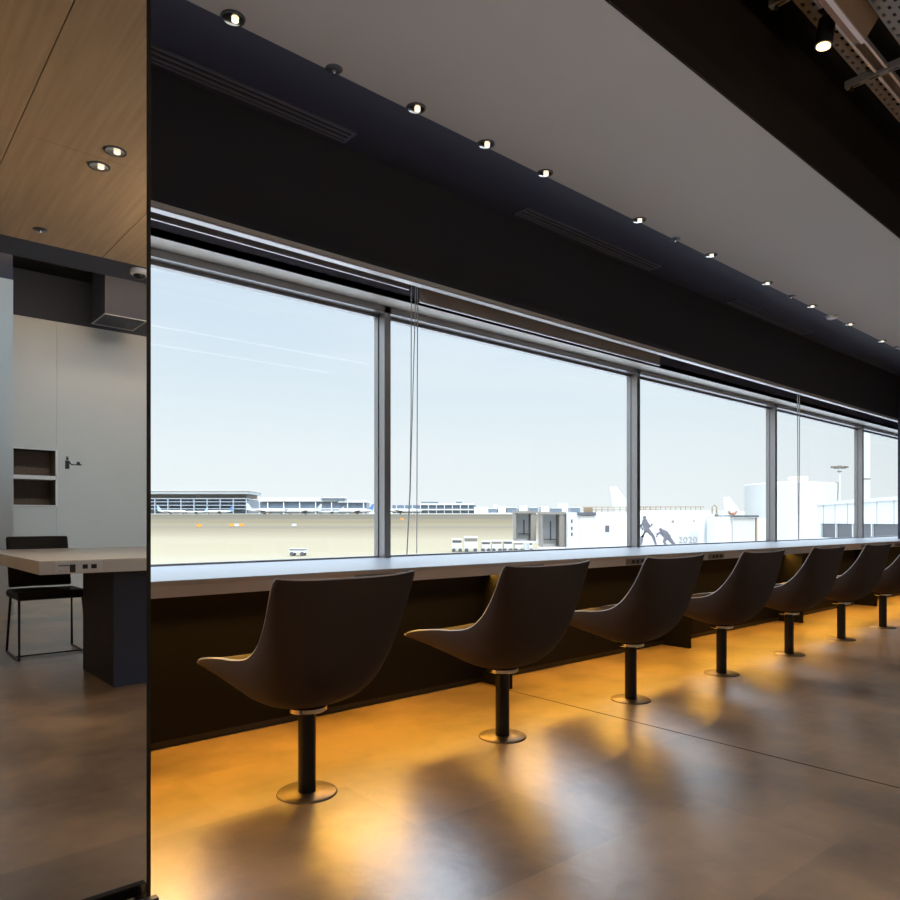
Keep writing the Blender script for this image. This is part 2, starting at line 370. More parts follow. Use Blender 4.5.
def make_chair():
    t = thing('swivel_chair', 'x', 'chair', (0,0,0), 'swivel chairs in a row at the window counter')
    NU, NW = 28, 22
    bm = bmesh.new(); g = []
    for i in range(NU+1):
        row = []
        for j in range(NW+1):
            u = i/NU; w = -1+2*j/NW
            p = Vector(shell_point(u, w))
            # round the corners of the back and of the seat front
            if u < 0.08: p.z -= (abs(w)**7)*0.012*(1-u/0.08)**2; p.x *= 1-0.035*(abs(w)**4)*(1-u/0.08)**2
            if u > 0.86: p.y -= (abs(w)**4)*0.05*((u-0.86)/0.14)**1.5
            row.append(bm.verts.new(p))
        g.append(row)
    for i in range(NU):
        for j in range(NW): bm.faces.new((g[i][j], g[i][j+1], g[i+1][j+1], g[i+1][j]))
    rimpts = [g[i][0].co.copy() for i in range(NU, -1, -1)] + [g[0][j].co.copy() for j in range(1, NW+1)] + [g[i][NW].co.copy() for i in range(1, NU+1)] + [g[NU][j].co.copy() for j in range(NW-1, 0, -1)]
    sh = obj('seat_shell', bm, M_leather, t, smooth=True)
    for p in sh.data.polygons: p.use_smooth = True
    so = sh.modifiers.new('thick', 'SOLIDIFY'); so.thickness = 0.026; so.offset = 0
    bv = sh.modifiers.new('round', 'BEVEL'); bv.width = 0.009; bv.segments = 3; bv.limit_method = 'ANGLE'; bv.angle_limit = math.radians(50)
    bm = bmesh.new(); tube(bm, rimpts + [rimpts[0]], 0.0045, 6); bmesh.ops.scale(bm, vec=(1.035,1,1), verts=bm.verts); obj('edge_piping', bm, M_rim, sh, smooth=True)
    bm = bmesh.new(); lathe(bm, [(0.0,0.304),(0.066,0.304),(0.073,0.308),(0.073,0.322),(0.066,0.327),(0.0,0.327)], seg=40)
    obj('swivel_ring', bm, M_chrome, t, smooth=True)
    bm = bmesh.new(); cyl(bm, (0,0,0.156), 0.0325, 0.296, 40); obj('pedestal', bm, M_black, t, smooth=True)
    bm = bmesh.new(); lathe(bm, [(0.0,0.008),(0.104,0.008),(0.109,0.005),(0.111,0.0),(0.0,0.0)], seg=56)
    obj('floor_plate', bm, M_brass, t, smooth=True)
    return t
ch = make_chair()
clab = ['dark brown leather shell swivel chair, the nearest one at the counter, beside the mirror',
        'dark brown shell swivel chair second from the mirror, before the first support fin',
        'dark brown shell swivel chair third from the mirror, under the second window mullion',
        'dark brown shell swivel chair in the middle of the row, fourth from the mirror',
        'dark brown shell swivel chair fifth from the mirror, in front of the white tank',
        'dark brown shell swivel chair sixth from the mirror, last one wholly in view',
        'farthest dark shell swivel chair, cut off by the right edge of the photo']
for i in range(7):
    o = ch if i == 0 else copy_tree(ch)
    o.location = (1.306+1.027*i, 2.295, 0); o['label'] = clab[i]

# ---------------------------------------------------------------- mirror
mm = bpy.data.materials.new('tinted_mirror'); mm.use_nodes = True; b = mm.node_tree.nodes['Principled BSDF']
b.inputs['Metallic'].default_value = 1; b.inputs['Roughness'].default_value = 0.0; b.inputs['Base Color'].default_value = (0.74,0.75,0.76,1)
mr = thing('mirror_panel', 'tall tinted mirror panel with thin black edge reflecting the room behind', 'mirror', (-0.7, YM, 0))
rel(box('mirror_glass', (-2.4, 0.592, YM, YM+0.012, 0.004, 3.12), mm), mr)
rel(box('mirror_frame', (0.5925, 0.602, YM-0.002, YM+0.06, 0.002, 3.12), M_blackp), mr)
rel(box('mirror_backing', (-2.4, 0.592, YM+0.0125, YM+0.06, 0.002, 3.12), M_charc), mr)
br = thing('floor_bracket', 'low black steel bracket on the floor in front of the mirror foot', 'bracket', (0.2, 1.80, 0))
bm = bmesh.new(); bx(bm, -0.9, 0.604, 1.790, 1.815, 0.036, 0.064); bx(bm, 0.578, 0.604, 1.790, 1.815, 0.0, 0.036); bx(bm, -0.9, -0.874, 1.790, 1.815, 0.0, 0.036)
rel(obj('bracket_bar', bm, M_black, bevel=0.003), br)

# ---------------------------------------------------------------- roller blinds, cords
M_fab = mat('grey_roller_fabric', (0.50,0.47,0.45), 0.6, 0, 0.05, 30)
def blind(xa, xb, zb, label):
    t = thing('roller_blind', label, 'blind', (xa, 3.56, zb), 'rolled-up blinds above the windows')
    bm = bmesh.new(); cyl(bm, ((xa+xb)/2, 3.575, 2.60), 0.045, xb-xa, 24, axis='X'); rel(obj('blind_roll', bm, M_fab, smooth=True), t)
    rel(box('hanging_fabric', (xa, xb, 3.528, 3.531, zb+0.018, 2.60), M_fab), t)
    bm = bmesh.new(); bx(bm, xa, xb, 3.522, 3.538, zb, zb+0.018); rel(obj('bottom_rail', bm, M_trim, bevel=0.002), t)
blind(-1.9, 2.74, 2.478, 'rolled-up blind with a bright bottom rail over the near window, beside the mirror')
blind(2.83, 5.62, 2.418, 'grey roller blind lowered slightly over the middle window, right of the pull cords')
def cord(pts, label, r=0.0032):
    t = obj('pull_cord', (lambda bm: (tube(bm, pts, r, 6), bm)[1])(bmesh.new()), M_cord, smooth=True)
    return tag(t, label, 'cord', 'blind pull cords')
cord([(2.760,3.53,2.60),(2.758,3.53,1.7),(2.748,3.53,1.2),(2.722,3.53,0.78)], 'leftmost pale blind cord hanging left of the middle window, swinging left at the bottom')
cord([(2.800,3.53,2.60),(2.772,3.535,1.7),(2.755,3.535,1.2),(2.728,3.535,0.78)], 'middle pale blind cord of the three by the first mullion')
cord([(2.812,3.53,2.60),(2.808,3.53,1.7),(2.804,3.53,0.80)], 'rightmost straight pale blind cord of the three by the first mullion')
xx = 3.53*(FX+FY*0.4979)/kk(798.5)
cord([(xx-0.03,3.53,2.62),(xx-0.02,3.53,1.6),(xx-0.002,3.53,0.78)], 'left strand of the far pull cord in front of the white tank', 0.006)
cord([(xx+0.03,3.53,2.62),(xx+0.022,3.53,1.6),(xx+0.004,3.53,0.78)], 'right strand of the far pull cord in front of the white tank', 0.006)

# ---------------------------------------------------------------- slot diffusers
DL = [('first', 0.2, 2.13, 'long black slot diffuser in the navy ceiling nearest the mirror'), ('b', 3.53, 5.15, 'black slot diffuser above the middle window'),
      ('c', 6.49, 8.22, 'black slot diffuser above the window showing the tank'), ('d', 9.62, 11.35, 'farthest faint slot diffuser at the end of the navy ceiling')]
M_dif = mat('diffuser_dark_metal', (0.13,0.15,0.21), 0.45, 0.0)
for _, a, b_, lab in DL:
    t = thing('slot_diffuser', lab, 'air vent', (a, 3.28, ZC), 'slot diffusers in the window ceiling')
    bm = bmesh.new()
    for y in (3.225, 3.262, 3.300, 3.330): bx(bm, a, b_, y, y+0.012 if y < 3.32 else y+0.014, ZC-0.012, ZC-0.001)
    bx(bm, a-0.012, a, 3.225, 3.344, ZC-0.012, ZC-0.001); bx(bm, b_, b_+0.012, 3.225, 3.344, ZC-0.012, ZC-0.001)
    rel(obj('diffuser_frame', bm, M_dif), t)
    rel(box('slot_opening', (a, b_, 3.237, 3.330, ZC-0.004, ZC-0.001), M_blackc), t)

# ---------------------------------------------------------------- ceiling downlights along the window
M_refl = mat('downlight_reflector', (0.8,0.76,0.7), 0.12, 1.0)
M_lampw = mat('warm_lamp', (1,0.85,0.6), 0.5, emit=(1.0,0.86,0.66), estr=1.5)
M_lampb = mat('white_lens', (0.85,0.85,0.85), 0.4, emit=(1.0,0.95,0.9), estr=0.8)
M_dring = mat('downlight_dark_ring', (0.05,0.05,0.055), 0.35, 0.4)
def downlight(x, y, z, label, group, r=0.046, power=0.0, m_ring=None, body=True):
    t = thing('downlight', label, 'downlight', (x, y, z), group)
    bm = bmesh.new(); lathe(bm, [(r*0.92,-0.001),(r*0.92,-0.006),(r*1.08,-0.005),(r*1.12,-0.0005),(r*0.92,-0.001)], seg=32); obj('trim_ring', bm, m_ring or M_dring, t, smooth=True)
    bm = bmesh.new(); lathe(bm, [(r*0.92,-0.005),(r*0.75,-0.0035),(r*0.45,-0.002),(0.0,-0.0015)], seg=32); obj('reflector', bm, M_refl, t, smooth=True)
    bm = bmesh.new(); cyl(bm, (r*0.2,0,-0.0065), r*0.32, 0.006, 20); lo = obj('lamp', bm, M_lampw, t)
    if power:
        ld = bpy.data.lights.new('downlight_beam', 'SPOT'); ld.energy = power; ld.color = (1.0,0.80,0.58); ld.spot_size = math.radians(75); ld.spot_blend = 0.6; ld.shadow_soft_size = 0.03
        l = bpy.data.objects.new('downlight_beam', ld); COL.objects.link(l); l.parent = t; l.location = (0,0,-0.03)
    return t
def on_lane(u, v):
    y = (ZC-1)*F_PX*kk(u)/(522-v); t = (u-450)/F_PX
    return y*(FX+FY*t)/kk(u), y
where = ['nearest the mirror, top left', 'third along the navy strip, above the window edge', 'over the second window, white and bright',
         'just left of the second slot diffuser', 'right of the second diffuser', 'two along to the right of the second diffuser', 'above the third diffuser end', 'near the far end, before the smoke detector', 'after the smoke detector, far end', 'small and almost last at the far end']
for i, (u, v) in enumerate(((233,18),(416,108),(486,144),(545,173),(639,220),(711,255),(767,283),(812,306),(850,324),(882,341))):
    x, y = on_lane(u, v)
    downlight(x, y, ZC, 'recessed ceiling downlight with bright reflector, ' + where[i], 'downlights along the window ceiling', 0.046, 0.0)
def smalldev(x, y, z, name, label, cat, group, r=0.03, m=None):
    t = thing(name, label, cat, (x, y, z), group)
    bm = bmesh.new(); lathe(bm, [(0.0,-0.004),(r,-0.004),(r*1.2,-0.0008),(0.0,-0.0008)], seg=28); obj('cover_plate', bm, m or M_dring, t, smooth=True)
    bm = bmesh.new(); lathe(bm, [(0.0,-0.022),(0.010,-0.021),(0.012,-0.012),(0.006,-0.0045)], seg=16); obj('sprinkler_head', bm, M_chrome, t, smooth=True)
    return t
for (u, v), l in zip(((334,69),(675,239),(791,296),(896,347)), ('between the first two downlights, near the mirror', 'above the second slot diffuser', 'mid-way along the far half of the ceiling', 'at the far right end of the ceiling')):
    x, y = on_lane(u, v); smalldev(x, y, ZC, 'ceiling_sprinkler', 'small sprinkler head in the window ceiling, ' + l, 'sprinkler', 'sprinklers along the window ceiling', 0.034)
x, y = on_lane(832, 316)
t = thing('smoke_detector', 'flat white smoke detector near the far end of the downlight row', 'smoke detector', (x, y, ZC))
bm = bmesh.new(); lathe(bm, [(0.0,-0.03),(0.045,-0.028),(0.058,-0.016),(0.062,-0.001),(0.0,-0.001)], seg=32); obj('detector_body', bm, M_white, t, smooth=True)

# ---------------------------------------------------------------- ceiling of the middle room: downlights, camera dome, vent box
def on_wood(u, v, z=2.90):
    yv = (z-1)*F_PX*kk(u)/(522-v); t = (u-450)/F_PX
    return yv*(FX+FY*t)/kk(u), RY(yv)
for (u, v), l in zip(((115,151),(99,166)), ('right-hand one of the pair in the reflected wooden ceiling', 'left-hand one of the pair in the reflected wooden ceiling')):
    x, y = on_wood(u, v); downlight(x, y, 2.90, 'black ringed downlight, ' + l, 'downlights in the wooden ceiling', 0.05, 22.0)
x, y = on_wood(40, 229.5); smalldev(x, y, 2.90, 'ceiling_sprinkler', 'small dark sprinkler in the reflected wooden ceiling near the beam', 'sprinkler', None, 0.036)
# unseen downlights added behind the camera for more room light
for x, y in ((-1.2,0.9),(-1.2,-1.3),(1.8,-1.2),(0.1,-1.3)):
    downlight(x, y, 2.90, 'added unseen downlight elsewhere in the wooden ceiling, outside the mirror', 'added fill downlights in the wooden ceiling', 0.05, 22.0)
x, y = on_wood(139.5, 270, 2.90); y = min(y, RY(5.47))
t = thing('dome_camera', 'white dome security camera under the navy beam, reflected at the mirror edge', 'security camera', (x, y, 2.898))
bm = bmesh.new(); lathe(bm, [(0.0,0.0),(0.062,0.0),(0.066,-0.008),(0.064,-0.032),(0.046,-0.038),(0.0,-0.038)], seg=36); obj('camera_housing', bm, M_white, t, smooth=True)
bm = bmesh.new(); lathe(bm, [(0.044,-0.0382),(0.040,-0.050),(0.026,-0.064),(0.0,-0.070)], seg=32); obj('camera_dome', bm, M_blackp, t, smooth=True)
vy0, vy1 = RY(9.98), RY(9.4)
t = thing('ceiling_duct', 'dark square air duct with light edged grille, high in the mirror', 'duct', (2.75, (vy0+vy1)/2, 3.6))
rel(box('duct_box', (2.51, 3.01, vy0, vy1, 3.603, 4.29), M_navy), t)
bm = bmesh.new()
for q in ((2.50,3.02,vy0-0.008,vy0+0.006),(2.50,3.02,vy1-0.006,vy1+0.008),(2.50,2.516,vy0,vy1),(3.004,3.02,vy0,vy1)): bx(bm, *q, 3.592, 3.602)
rel(obj('grille_frame', bm, M_trim), t)
# unseen lamps added to brighten the back wall
for x in (1.75, 3.2):
    t = downlight(x, RY(9.0), 4.29, 'added unseen downlight high over the pale back wall', 'added wall-washing downlights', 0.06, 15.0)

# unseen fill lamps added behind the camera to brighten the middle room
M_tube = mat('fill_lamp_glow', (1,1,1), 0.5, emit=(1.0,0.93,0.84), estr=3.0)
def linear(x0, x1, y, z, up, energy, color, label, group, tilt=0.0, width=0.08, name='fill_lamp', spread=170):
    t = thing(name, label, 'fill lamp', ((x0+x1)/2, y, z), group); h = (x1-x0)/2
    sg = 1 if up else -1
    box('fill_housing', (-h, h, -0.05, 0.05, -0.02, 0.02), M_galv, t)
    box('fill_diffuser', (-h+0.02, h-0.02, -0.04, 0.04, 0.0205*sg if up else -0.026, 0.026 if up else -0.0205), M_tube, t)
    for q in (-h*0.8, h*0.8): box('hanger_wire', (q-0.003, q+0.003, -0.003, 0.003, 0.0275, (2.9 if z < 2.9 and x0 < 1.9 else 4.3)-z), M_black, t)
    ld = bpy.data.lights.new('fill_light', 'AREA'); ld.shape = 'RECTANGLE'; ld.size = 2*h; ld.size_y = width; ld.energy = energy; ld.color = color; ld.spread = math.radians(spread)
    l = bpy.data.objects.new('fill_light', ld); COL.objects.link(l); l.parent = t; l.location = (0,0,0.03*sg)
    l.rotation_euler = ((math.pi if up else 0)+tilt, 0, 0)
linear(-3.8, -0.6, -0.2, 2.2, True, 95, (1.0,0.86,0.68), 'added fill uplight under the wooden ceiling, outside the photo', 'added fill uplights')
linear(1.9, 3.3, -0.4, 2.2, True, 30, (1.0,0.86,0.68), 'added fill uplight beside the wooden ceiling, outside the photo', 'added fill uplights')
linear(2.4, 9.5, -0.9, 4.1, False, 35, (1.0,0.93,0.85), 'added long fill lamp in the open ceiling, outside the photo', 'added fill lamps')
linear(0.4, 8.0, RY(7.0), 4.1, False, 80, (0.72,0.88,1.0), 'added cool fill lamp before the back wall, hidden by the beam', 'added fill lamps', -0.82, spread=75)
linear(-1.0, 8.0, RY(8.6), 4.2, False, 62, (1.0,0.72,0.44), 'added warm fill lamp close to the back wall, hidden by the beam', 'added fill lamps', -1.05, spread=110)

# ---------------------------------------------------------------- niche and pictogram
t = thing('wall_niche', 'white framed two-shelf niche with dark wood inside, in the pale wall seen in the mirror', 'niche', (1.9, FWY, 1.2))
bm = bmesh.new()
for q in ((1.640,2.150,1.205,1.217),(1.640,2.150,1.924,1.936),(1.645,2.150,1.545,1.595),(2.128,2.151,1.217,1.924),(1.640,1.657,1.217,1.924)): bx(bm, q[0], q[1], FWY-0.30 if q[2] > 1.5 and q[3] < 1.7 else FWY-0.03, FWY+0.008, q[2], q[3])
rel(obj('niche_frame', bm, M_white), t)
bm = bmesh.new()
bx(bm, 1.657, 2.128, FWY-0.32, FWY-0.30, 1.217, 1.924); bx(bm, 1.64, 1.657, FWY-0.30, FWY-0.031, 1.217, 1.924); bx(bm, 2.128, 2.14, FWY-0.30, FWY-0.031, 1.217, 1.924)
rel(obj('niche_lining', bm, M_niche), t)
bpy.data.objects['wall_back_upper'].data.transform(Matrix.Translation((0,-0.28,0)))
def u_on_far(u): 
    tt = (u-450)/F_PX; return 10.2*(FX+FY*tt)/kk(u)
def far_z(u, v): return 1-(v-522)*10.2/(F_PX*kk(u))
pz = far_z(68, 463)
px = u_on_far(68)
bm = bmesh.new(); y0 = FWY+0.001
cyl(bm, (px, y0+0.002, pz+0.060), 0.022, 0.004, 20, axis='Y'); bx(bm, px-0.024, px+0.024, y0, y0+0.004, pz+0.084, pz+0.092)
bx(bm, px-0.036, px+0.036, y0, y0+0.004, pz-0.085, pz+0.035)
prism(bm, [(px+0.03,y0,pz+0.035),(px+0.075,y0,pz-0.012),(px+0.125,y0,pz-0.012),(px+0.125,y0,pz-0.026),(px+0.065,y0,pz-0.026),(px+0.03,y0,pz+0.0)], (0,0.004,0))
bx(bm, px+0.140, px+0.245, y0, y0+0.004, pz-0.026, pz-0.012)
prism(bm, [(px+0.15,y0,pz-0.010),(px+0.165,y0,pz+0.024),(px+0.205,y0,pz+0.024),(px+0.225,y0,pz-0.010)], (0,0.004,0))
bmesh.ops.transform(bm, matrix=Matrix.Translation((px-0.03,0,pz*0.08)) @ Matrix.Diagonal((0.70,1,0.92,1)) @ Matrix.Translation((-px+0.03,0,0)), verts=bm.verts)
tag(obj('wall_pictogram', bm, M_blackp), 'small dark pictogram of a figure holding out a tray, in the mirror', 'pictogram')
# panel joint line is a real gap beside the niche (between the wall panels)

# ---------------------------------------------------------------- big table seen in the mirror
TY1, TY0 = RY(4.28), RY(6.25)
t = thing('dining_table', 'large pale communal table with power sockets in its edge, reflected in the mirror', 'table', (1.9, (TY0+TY1)/2, 0))
rel(box('tabletop', (0.815, 4.6, TY0, TY1, 0.714, 0.79), M_tabletop, bevel=0.003), t)
rel(box('table_base', (1.255, 1.255+0.9, RY(5.22), RY(4.52), 0.001, 0.713), M_navy), t)
rel(box('table_base', (3.3, 4.2, RY(5.22), RY(4.52), 0.001, 0.713), M_navy), t)
M_pw = mat('white_socket_plate', (0.88,0.9,0.92), 0.35)
ym = TY1
bm = bmesh.new(); bx(bm, 0.885, 1.130, ym, ym+0.004, 0.720, 0.783); sp = rel(obj('socket_plate', bm, M_pw, bevel=0.001), t)
for a, b_, z0, z1 in ((0.962,0.990,0.722,0.766),(1.026,1.052,0.740,0.764),(1.070,1.098,0.740,0.764)): box('socket', (a, b_, ym+0.004, ym+0.007, z0, z1), M_blackp, sp)
bm = bmesh.new(); bx(bm, 0.905, 0.960, ym+0.004, ym+0.0055, 0.758, 0.764); bx(bm, 0.912, 0.918, ym+0.004, ym+0.0055, 0.728, 0.732); bx(bm, 0.94, 0.946, ym+0.004, ym+0.0055, 0.728, 0.732)
s = obj('switch_marks', bm, M_dif); s.parent = sp

def sled_chair(cx, label):
    c = thing('sled_base_chair', label, 'chair', (cx, RY(6.05), 0), 'dark chairs at the reflected table')
    # faces +Y (towards the mirror); back behind
    bm = bmesh.new()
    bx(bm, -0.235, 0.235, -0.20, 0.24, 0.43, 0.49); s = obj('seat', bm, mat('black_upholstery', (0.018,0.017,0.018), 0.6, 0, 0.1, 20, 0.1, 200), c, bevel=0.022)
    s.modifiers['bevel'].segments = 4
    bm = bmesh.new(); n = 10
    g = []
    for i in range(n+1):
        z = 0.50+0.385*i/n; y = -0.20-0.13*(i/n)
        g.append([bm.verts.new((x, y-0.03*math.cos(x/0.235*1.3)+0.02, z)) for x in [-0.215+0.43*j/12 for j in range(13)]])
    for i in range(n):
        for j in range(12): bm.faces.new((g[i][j], g[i][j+1], g[i+1][j+1], g[i+1][j]))
    bk = obj('backrest', bm, MATS['black_upholstery'], c, smooth=True)
    so = bk.modifiers.new('t', 'SOLIDIFY'); so.thickness = 0.035; so.offset = 0
    bv = bk.modifiers.new('b', 'BEVEL'); bv.width = 0.014; bv.segments = 3; bv.limit_method = 'ANGLE'; bv.angle_limit = math.radians(50)
    for sx in (-1, 1):
        bm = bmesh.new(); x = 0.225*sx
        tube(bm, [(x*0.93, 0.17, 0.44), (x, 0.27, 0.012), (x, -0.22, 0.012), (x*0.93, -0.16, 0.44)], 0.011, sq=True)
        obj('sled_leg', bm, M_black, c)
    bm = bmesh.new(); tube(bm, [(-0.22, 0.10, 0.012), (0.22, 0.10, 0.012)], 0.008, sq=True); obj('floor_bar', bm, M_black, c)
    return c
sled_chair(1.20, 'black upholstered sled-base chair tucked under the left end of the reflected table')
sled_chair(2.27, 'dark chair of which only a corner shows at the right edge of the mirror')

# ---------------------------------------------------------------- cable trays, track light, top right
ZTR = 3.6
def tray(y0, y1, xa, xb, label, flange=True):
    t = thing('cable_tray', label, 'cable tray', (xa, (y0+y1)/2, ZTR), 'perforated cable trays under the open ceiling')
    # perforated bottom built as a grid of plates with slots left open
    bm = bmesh.new(); w = y1-y0; n = max(2, round(w/0.036)); st = w/n; pitch = 0.075
    for j in range(n+1):
        yy = y0+j*st; bx(bm, xa, xb, max(y0, yy-st*0.30), min(y1, yy+st*0.30), ZTR, ZTR+0.0015)
    k = 0; x = xa
    while x < xb:
        for j in range(n):
            off = pitch/2 if j % 2 else 0
            bx(bm, x+off+0.030, min(xb, x+off+pitch), y0+j*st+st*0.30, y0+(j+1)*st-st*0.30, ZTR, ZTR+0.0015)
        x += pitch
    rel(obj('perforated_plate', bm, M_galv), t)
    bm = bmesh.new(); bx(bm, xa, xb, y0-0.002, y0, ZTR, ZTR+0.045); bx(bm, xa, xb, y1, y1+0.002, ZTR, ZTR+0.045); rel(obj('side_flange', bm, M_galv), t)
tray(1.425, 1.50, 2.4, 7.0, 'narrow perforated galvanised cable tray nearest the grey ceiling edge, top right')
tray(1.00, 1.255, 2.9, 7.0, 'wide perforated cable tray in the top right corner of the photo')
t = thing('lighting_track', 'pair of pale aluminium lighting track rails running beside the cable trays', 'lighting track', (3, 1.385, ZTR))
rel(box('track_rail', (2.4, 7.0, 1.403, 1.418, ZTR-0.03, ZTR), M_alu), t); rel(box('track_rail', (2.4, 7.0, 1.350, 1.363, ZTR-0.03, ZTR), M_alu), t)
rel(box('track_channel', (2.4, 7.0, 1.364, 1.402, ZTR-0.02, ZTR), mat('brown_track', (0.07,0.045,0.03), 0.5)), t)
for i, (x, l) in enumerate(((3.50, 'slotted steel cross strut end at the top edge of the photo'), (4.49, 'slotted steel cross strut under the trays, right of the spotlight'))):
    t = thing('support_strut', l, 'strut', (x, 1.3, ZTR-0.045), 'cross struts carrying the cable trays')
    bm = bmesh.new(); ya = 1.335 if i == 0 else 0.9
    bx(bm, x-0.02, x+0.02, ya, 1.575, ZTR-0.041, ZTR-0.038)
    bx(bm, x-0.02, x-0.018, ya, 1.575, ZTR-0.038, ZTR-0.002); bx(bm, x+0.018, x+0.02, ya, 1.575, ZTR-0.038, ZTR-0.002)
    rel(obj('strut_channel', bm, M_galv), t)
    bm = bmesh.new(); 
    for yy in (1.53, 1.43, 1.375) if i == 0 else (1.53, 1.43, 1.33, 1.22): bx(bm, x-0.007, x+0.007, yy-0.03, yy+0.02, ZTR-0.0425, ZTR-0.0412)
    rel(obj('strut_slots', bm, M_blackp), t)
    bm = bmesh.new(); cyl(bm, (x, 1.545, (ZTR-0.06+4.3)/2), 0.004, 4.3-ZTR+0.06, 10); cyl(bm, (x, 1.545, ZTR-0.055), 0.010, 0.012, 6)
    rel(obj('hanger_rod', bm, M_black), t)
# spotlight
sx, sy = 3.755, 1.405
t = thing('spotlight', 'black cylinder track spotlight glowing warm, hanging left of the cable tray', 'spotlight', (sx, sy, ZTR-0.03))
dirv = Vector((-0.10, 0.10, -1)).normalized()
top = Vector((0,0,0)); hc = Vector((0.0,0,-0.05))
bm = bmesh.new(); bx(bm, -0.05, 0.05, -0.016, 0.016, -0.016, -0.0005); cyl(bm, (0,0,-0.03), 0.008, 0.05, 12); obj('track_adapter', bm, M_blackp, t)
bm = bmesh.new(); cyl(bm, hc + dirv*0.055, 0.041, 0.13, 32, axis=dirv); obj('lamp_body', bm, M_blackp, t, smooth=True)
bm = bmesh.new(); cyl(bm, hc + dirv*0.1225, 0.033, 0.004, 28, axis=dirv); obj('lamp_lens', bm, mat('spot_lens', (1,0.8,0.5), 0.4, emit=(1.0,0.70,0.34), estr=3.2), t)
ld = bpy.data.lights.new('spotlight_beam', 'SPOT'); ld.energy = 25; ld.color = (1.0,0.75,0.48); ld.spot_size = math.radians(60); ld.spot_blend = 0.5; ld.shadow_soft_size = 0.03
l = bpy.data.objects.new('spotlight_beam', ld); COL.objects.link(l); l.parent = t; l.location = hc + dirv*0.14; l.rotation_euler = dirv.to_track_quat('-Z', 'Y').to_euler()
# slanted-end housing at the top edge
t = thing('duct_housing', 'brown slant-ended housing with aluminium lower trim at the top right edge', 'housing', (3.4, 1.3, 3.45))
bm = bmesh.new(); hx = 3.85
prism(bm, [(2.3,1.262,3.40),(hx,1.262,3.40),(hx+0.37,1.262,3.79),(hx+0.37,1.262,3.95),(2.3,1.262,3.95)], (0,0.05,0)); rel(obj('housing_body', bm, mat('copper_brown_metal', (0.20,0.115,0.065), 0.45, 0.3)), t)
rel(box('lower_trim', (2.3, hx, 1.258, 1.280, 3.388, 3.399), M_alu), t)

# ---------------------------------------------------------------- outside: airfield
def airfield_mat():
    m = bpy.data.materials.new('airfield_ground'); m.use_nodes = True; n = m.node_tree; b = n.nodes['Principled BSDF']; l = n.links.new
    t = n.nodes.new('ShaderNodeTexCoord'); mp = n.nodes.new('ShaderNodeMapping'); mp.inputs['Rotation'].default_value = (0,0,-math.atan2(FY, FX))
    l(t.outputs['Object'], mp.inputs[0])                      # x' = distance across the apron
    sp = n.nodes.new('ShaderNodeSeparateXYZ'); l(mp.outputs[0], sp.inputs[0])
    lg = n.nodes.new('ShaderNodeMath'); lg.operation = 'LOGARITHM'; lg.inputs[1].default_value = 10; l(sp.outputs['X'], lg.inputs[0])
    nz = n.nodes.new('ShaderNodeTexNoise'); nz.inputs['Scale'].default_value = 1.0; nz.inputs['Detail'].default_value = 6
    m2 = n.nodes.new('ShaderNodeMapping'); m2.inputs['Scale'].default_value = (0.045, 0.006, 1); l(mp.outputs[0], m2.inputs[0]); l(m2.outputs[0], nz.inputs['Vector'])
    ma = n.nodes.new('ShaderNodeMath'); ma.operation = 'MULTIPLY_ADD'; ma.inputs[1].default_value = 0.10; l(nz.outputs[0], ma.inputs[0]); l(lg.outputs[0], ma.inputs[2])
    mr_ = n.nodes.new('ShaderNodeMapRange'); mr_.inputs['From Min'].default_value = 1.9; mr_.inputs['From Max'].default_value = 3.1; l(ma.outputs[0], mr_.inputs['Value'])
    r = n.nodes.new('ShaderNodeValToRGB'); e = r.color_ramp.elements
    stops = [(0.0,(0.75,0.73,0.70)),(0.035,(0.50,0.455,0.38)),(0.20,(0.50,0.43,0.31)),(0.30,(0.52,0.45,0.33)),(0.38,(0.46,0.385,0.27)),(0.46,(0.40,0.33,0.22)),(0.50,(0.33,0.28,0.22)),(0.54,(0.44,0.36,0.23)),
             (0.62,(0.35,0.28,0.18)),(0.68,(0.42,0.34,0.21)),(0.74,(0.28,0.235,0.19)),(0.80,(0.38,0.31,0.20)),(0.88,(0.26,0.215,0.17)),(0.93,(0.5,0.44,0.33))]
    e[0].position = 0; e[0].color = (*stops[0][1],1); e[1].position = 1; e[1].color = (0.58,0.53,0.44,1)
    stops = stops[:1]+[(p, tuple((0.60-0.36*p)*q*w for q, w in zip(c, (1.06,0.99,0.84)))) for p, c in stops[1:]]  # unseen near apron kept paler, to bounce added light onto the ceiling
    for p, c in stops[1:]:
        q = e.new(p); q.color = (*c,1)
    l(mr_.outputs[0], r.inputs[0]); l(r.outputs[0], b.inputs['Base Color']); b.inputs['Roughness'].default_value = 0.95
    b.inputs['Specular IOR Level'].default_value = 0.1
    return m
bm = bmesh.new()
vs = []
for d, s in ((14, -60), (14, 60), (1500, 1900), (1500, -1900)):
    vs.append(bm.verts.new((d*FX + s*FY, d*FY - s*FX, gz(d))))
bm.faces.new(vs)
o = obj('ground_airfield', bm, airfield_mat()); tag(o, 'pale dry airfield and apron outside the windows', None, kind='structure')

